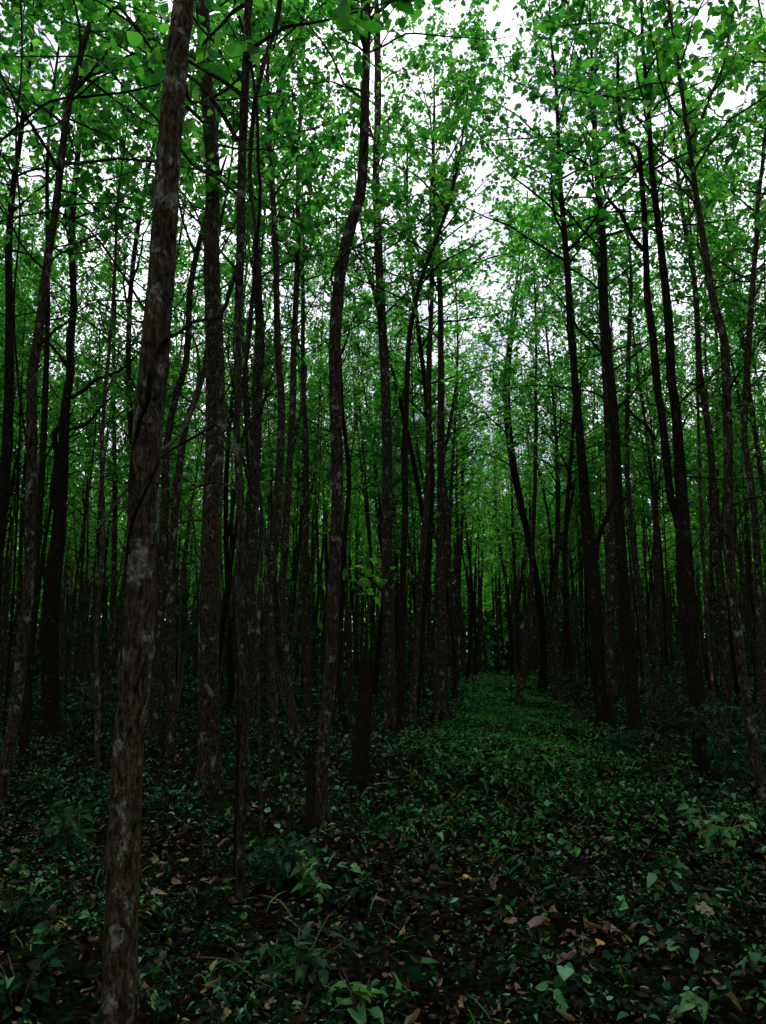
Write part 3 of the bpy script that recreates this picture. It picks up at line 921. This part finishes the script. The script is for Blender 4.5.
# small herbs: little stems with a handful of leaves
def herbs(n, y0, y1, pw, sz, hgt, thr, sc, tm, per=(4, 9), path_cut=None):
    ac = Acc()
    x, y = sector(n, y0, y1, pw)
    keep = patch(x, y, sc, 1.7) + rng.normal(0, .3, n) > thr
    if path_cut:
        keep &= (np.abs(x - path_x(y)) > path_cut) | (rng.random(n) < .35)
    x, y = x[keep], y[keep]
    n = len(x)
    cnt = rng.integers(*per, n)
    ix = np.repeat(np.arange(n), cnt)
    m = len(ix)
    az = rng.uniform(0, 6.28, m)
    hh = (hgt * rng.uniform(.3, 1.3, n))[ix] * rng.uniform(.35, 1.0, m)
    rad = rng.uniform(.1, 1, m) * sz * 1.3
    P = np.stack([x[ix] + np.cos(az) * rad, y[ix] + np.sin(az) * rad, gz(x[ix], y[ix]) + hh + .01], -1)
    D = np.stack([np.cos(az), np.sin(az), rng.normal(-.15, .35, m)], -1) + rng.normal(0, .3, (m, 3))
    N = rng.normal(0, .4, (m, 3)) + np.array([0, 0, 1])
    S = (sz * rng.uniform(.5, 1.5, n))[ix] * rng.uniform(.6, 1.2, m)
    leaves(ac, P, D, N, S, *tm, curl=rng.uniform(.2, 2, m), wide=(rng.uniform(.6, 1.35, n))[ix])
    # stems
    return ac


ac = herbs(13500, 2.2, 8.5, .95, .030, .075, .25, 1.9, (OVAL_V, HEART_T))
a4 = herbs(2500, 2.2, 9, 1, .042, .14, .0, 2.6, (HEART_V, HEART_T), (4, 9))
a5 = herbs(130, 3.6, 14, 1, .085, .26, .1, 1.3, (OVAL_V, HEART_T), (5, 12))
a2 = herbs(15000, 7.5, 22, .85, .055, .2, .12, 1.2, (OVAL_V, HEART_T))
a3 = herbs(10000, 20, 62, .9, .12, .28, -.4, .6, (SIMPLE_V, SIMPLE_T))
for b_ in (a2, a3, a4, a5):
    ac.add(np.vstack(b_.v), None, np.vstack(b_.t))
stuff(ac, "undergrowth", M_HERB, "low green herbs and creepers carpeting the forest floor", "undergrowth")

# grass blades
ac = Acc()
n = 62000
x, y = sector(n, 2.4, 44, 1.0)
near_path = np.exp(-((x - path_x(y)) / 1.5) ** 2) * (.22 + .78 * np.clip((y - 6) / 5, 0, 1))
keep = rng.random(n) < (.12 + .9 * near_path)
keep &= patch(x, y, 1.1, .4) + rng.normal(0, .5, n) > -.35
x, y = x[keep], y[keep]
n = len(x)
hgt = rng.uniform(.05, .2, n) * (.8 + y * .012)
az = rng.uniform(0, 6.28, n)
D = np.stack([np.cos(az), np.sin(az), rng.uniform(.4, 2.0, n)], -1)
N = np.stack([-np.cos(az), -np.sin(az), np.ones(n) * .8], -1) + rng.normal(0, .2, (n, 3))
BL_V = np.array([[0, .018, 0], [0, -.018, 0], [.35, .022, .02], [.35, -.022, .02], [.7, .016, -.06], [.7, -.016, -.06], [1, 0, -.22]])
BL_T = np.array([[0, 1, 3], [0, 3, 2], [2, 3, 5], [2, 5, 4], [4, 5, 6]])
leaves(ac, np.stack([x, y, gz(x, y)], -1), D, N, hgt, BL_V, BL_T, rng.uniform(.5, 2.5, n), rng.uniform(.6, 1.6, n) * (1 + y * .08))
n = 15000
y = 6 + 36 * rng.random(n) ** .8
x = path_x(y) + rng.normal(0, .95, n)
keep = patch(x, y, 1.4, 2.1) + rng.normal(0, .5, n) > -.5
x, y = x[keep], y[keep]
n = len(x)
az = rng.uniform(0, 6.28, n)
leaves(ac, np.stack([x, y, gz(x, y) + rng.uniform(.02, .14, n)], -1), np.stack([np.cos(az), np.sin(az), rng.normal(-.1, .3, n)], -1), rng.normal(0, .35, (n, 3)) + np.array([0, 0, 1]), rng.uniform(.04, .09, n) * (1 + y * .015), OVAL_V, HEART_T, rng.uniform(.2, 2, n), rng.uniform(.7, 1.4, n))
stuff(ac, "grass", M_BLADE, "short green grass and creepers growing along the path between the trees", "grass")

# the wood beyond the trees one can tell apart: trunks and leaves as one mass
lf, tk = Acc(), Acc()


def mass(n, xs, ys, zlo, zhi, size, trunks):
    x, y = rng.uniform(*xs, n), rng.uniform(*ys, n)
    if ys[0] > 30:
        ok = (np.abs(x) < y * .75 + 8)
        x, y = x[ok], y[ok]
    k = len(x)
    z = zlo + (zhi - zlo) * rng.random(k)
    leaves(lf, np.stack([x, y, z], -1), rng.normal(0, 1, (k, 3)), rng.normal(0, .6, (k, 3)) + np.array([0, 0, 1]), size * rng.uniform(.6, 1.3, k), SIMPLE_V, SIMPLE_T, rng.uniform(.3, 2, k))
    for _ in range(trunks):
        a, b_ = rng.uniform(*xs), rng.uniform(*ys)
        if ys[0] > 30:
            b_ = 50 + 40 * rng.random() ** 1.4
            a = rng.uniform(-1, 1) * (b_ * .55 + 5)
        g = float(gz(a, b_))
        tk.tube(np.array([[a, b_, g - .2], [a + rng.normal(0, .2), b_, g + 5], [a + rng.normal(0, .5), b_, g + 13]]), [.1, .075, .03], 6)


mass(120000, (-80, 100), (50, 125), 6.5, 15.5, .62, 1000)
mass(30000, (-80, 100), (52, 90), 7.0, 11.0, .62, 0)
mass(90000, (-70, 90), (56, 98), .1, 7.5, .42, 0)
mass(9000, (-24, -11), (-10, 14), .3, 14, .42, 30)
mass(9000, (11, 24), (-10, 14), .3, 14, .42, 30)
mass(11000, (-24, 24), (-20, -10), .3, 14, .42, 40)
for sg in (-1, 1):                                         # flanks running out along the edges of the view
    for k in range(8):
        yy = 14 + k * 6
        xx = yy * TAN + 8.5
        mass(3600, tuple(sorted((sg * xx, sg * (xx + 8)))), (yy - 3, yy + 6), .3, 14.5, .42, 10)
V = np.vstack(lf.v + tk.v)
o = mesh_obj("forest", V, np.vstack(tk.q) + lf.n, np.vstack([np.vstack(lf.t), np.vstack(tk.t) + lf.n]), M_LEAF, smooth=False)
o.data.materials.append(M_BARK)
nq, nl_ = sum(map(len, tk.q)), sum(map(len, lf.t))
mi = np.zeros(len(o.data.polygons), np.int32)
mi[:nq] = 1
mi[nq + nl_:] = 1
o.data.polygons.foreach_set("material_index", mi)
o["kind"] = "stuff"
tag(o, "far mass of trunks and leaves closing the wood all round", "forest")

# far hedge of shrubbery where the wood ends
ac = Acc()
n = 52000
x = rng.uniform(-62, 78, n)
y = rng.uniform(61, 67, n)
top = 4.0 + .7 * np.sin(x * .35) + .4 * np.sin(x * .9 + 1) + .3 * np.sin(x * 2.3)
z = top * rng.random(n) ** .7
leaves(ac, np.stack([x, y, z], -1), rng.normal(0, 1, (n, 3)), rng.normal(0, .5, (n, 3)) + np.array([0, 0, 1]), rng.uniform(.2, .42, n), SIMPLE_V, SIMPLE_T, rng.uniform(.3, 2, n))
stuff(ac, "shrubbery", M_DARKLEAF, "dark low shrubbery along the far edge of the wood", "shrubbery")


# ------------------------------------------------------------------ single leaves and twigs one can point to
def one_leaf(label, px, py, size, mat, az, tmpl=OVAL_V, curl=1.0, lift=.05, tilt=.4, wide=1.0):
    x, y = at_ground(px, py)
    base = np.array([x, y, float(gz(x, y)) + lift])
    ac = Acc()
    a = R(az)
    D = np.array([[math.cos(a), math.sin(a), .12]])
    N = np.array([[0, -tilt, 1.0]])
    leaves(ac, (base - D[0] * size * .5)[None], D, N, np.array([size]), tmpl, HEART_T, np.array([curl * 1.6]), np.array([wide]), .05)
    # stalk
    s0 = base - D[0] * size * .5
    ac.tube(np.array([s0 - D[0] * size * .3 + np.array([0, 0, .01]), s0, s0 + D[0] * size * .3 + np.array([0, 0, -.004])]), [.0015, .0018, .001], 5)
    o = ac.build("leaf", mat, None, base, smooth=True)
    return tag(o, label, "leaf")


one_leaf("bright yellow fallen leaf left of the nearest stout trunk", 61, 945, .085, M_YELLOW, -10, wide=1.3)
one_leaf("pale tan fallen leaf right of the nearest stout trunk", 160, 897, .11, M_PALELEAF, 25)
one_leaf("curled grey dead leaf at the right of the nearest trunk's foot", 163, 975, .085, M_PALELEAF, -35, CURLED_V, 1.5)
one_leaf("large curled pink-brown dead leaf standing in the lower right", 704, 926, .12, M_PALELEAF, 75, CURLED_V, .45, .05, .9, 1.4)
one_leaf("small yellowish leaf on the ground before the knee-high rotten post", 286, 803, .11, M_YELLOW, 60)
one_leaf("upright olive-yellow leaf in the middle of the near ground", 449, 822, .12, M_YELLOW, 95, OVAL_V, 1, .08, 1.2)
one_leaf("small golden leaf in the litter below the olive-yellow leaf", 468, 893, .07, M_YELLOW, 20)
one_leaf("long tan dead leaf at the bottom, right of centre", 568, 985, .12, M_PALELEAF, -20, CURLED_V, .8)
one_leaf("small whitish leaf in the grass right of centre", 581, 889, .065, M_PALELEAF, 70)
one_leaf("rounded pinkish dead leaf in the herbs below centre", 539, 942, .085, M_PALELEAF, 10, CURLED_V, 1)
one_leaf("dull yellow leaf low in the herbs right of the pinkish leaf", 603, 968, .08, M_YELLOW, 40, wide=1.2)


def twig(label, pts, r, mat, lift=.04):
    W = []
    for i, (px, py) in enumerate(pts):
        x, y = at_ground(px, py)
        W.append([x, y, float(gz(x, y)) + lift + .03 * math.sin(i * 2.1), r * (1 - .6 * i / (len(pts) - 1))])
    C = smooth_line(W, .04)
    ac = Acc()
    ac.tube(C[:, :3], C[:, 3], 7, .1)
    o = ac.build("twig", mat, None, C[0, :3])
    return tag(o, label, "twig")


twig("pale fallen twig lying slantwise in the lower middle left", [(262, 900), (280, 908), (300, 920), (318, 931), (340, 946), (358, 962)], .007, M_TWIG)
twig("long thin green-grey stick arching over the bottom left herbs", [(196, 970), (228, 982), (262, 999), (294, 1022)], .004, M_TWIG, .07)
twig("short bare stick beside the foot of the pole-thin stem", [(217, 852), (226, 848), (236, 845)], .014, M_TWIG)
twig("dark thin stick lying in the litter left of the nearest stout trunk", [(10, 782), (40, 783), (70, 785), (94, 790)], .012, M_TWIG)
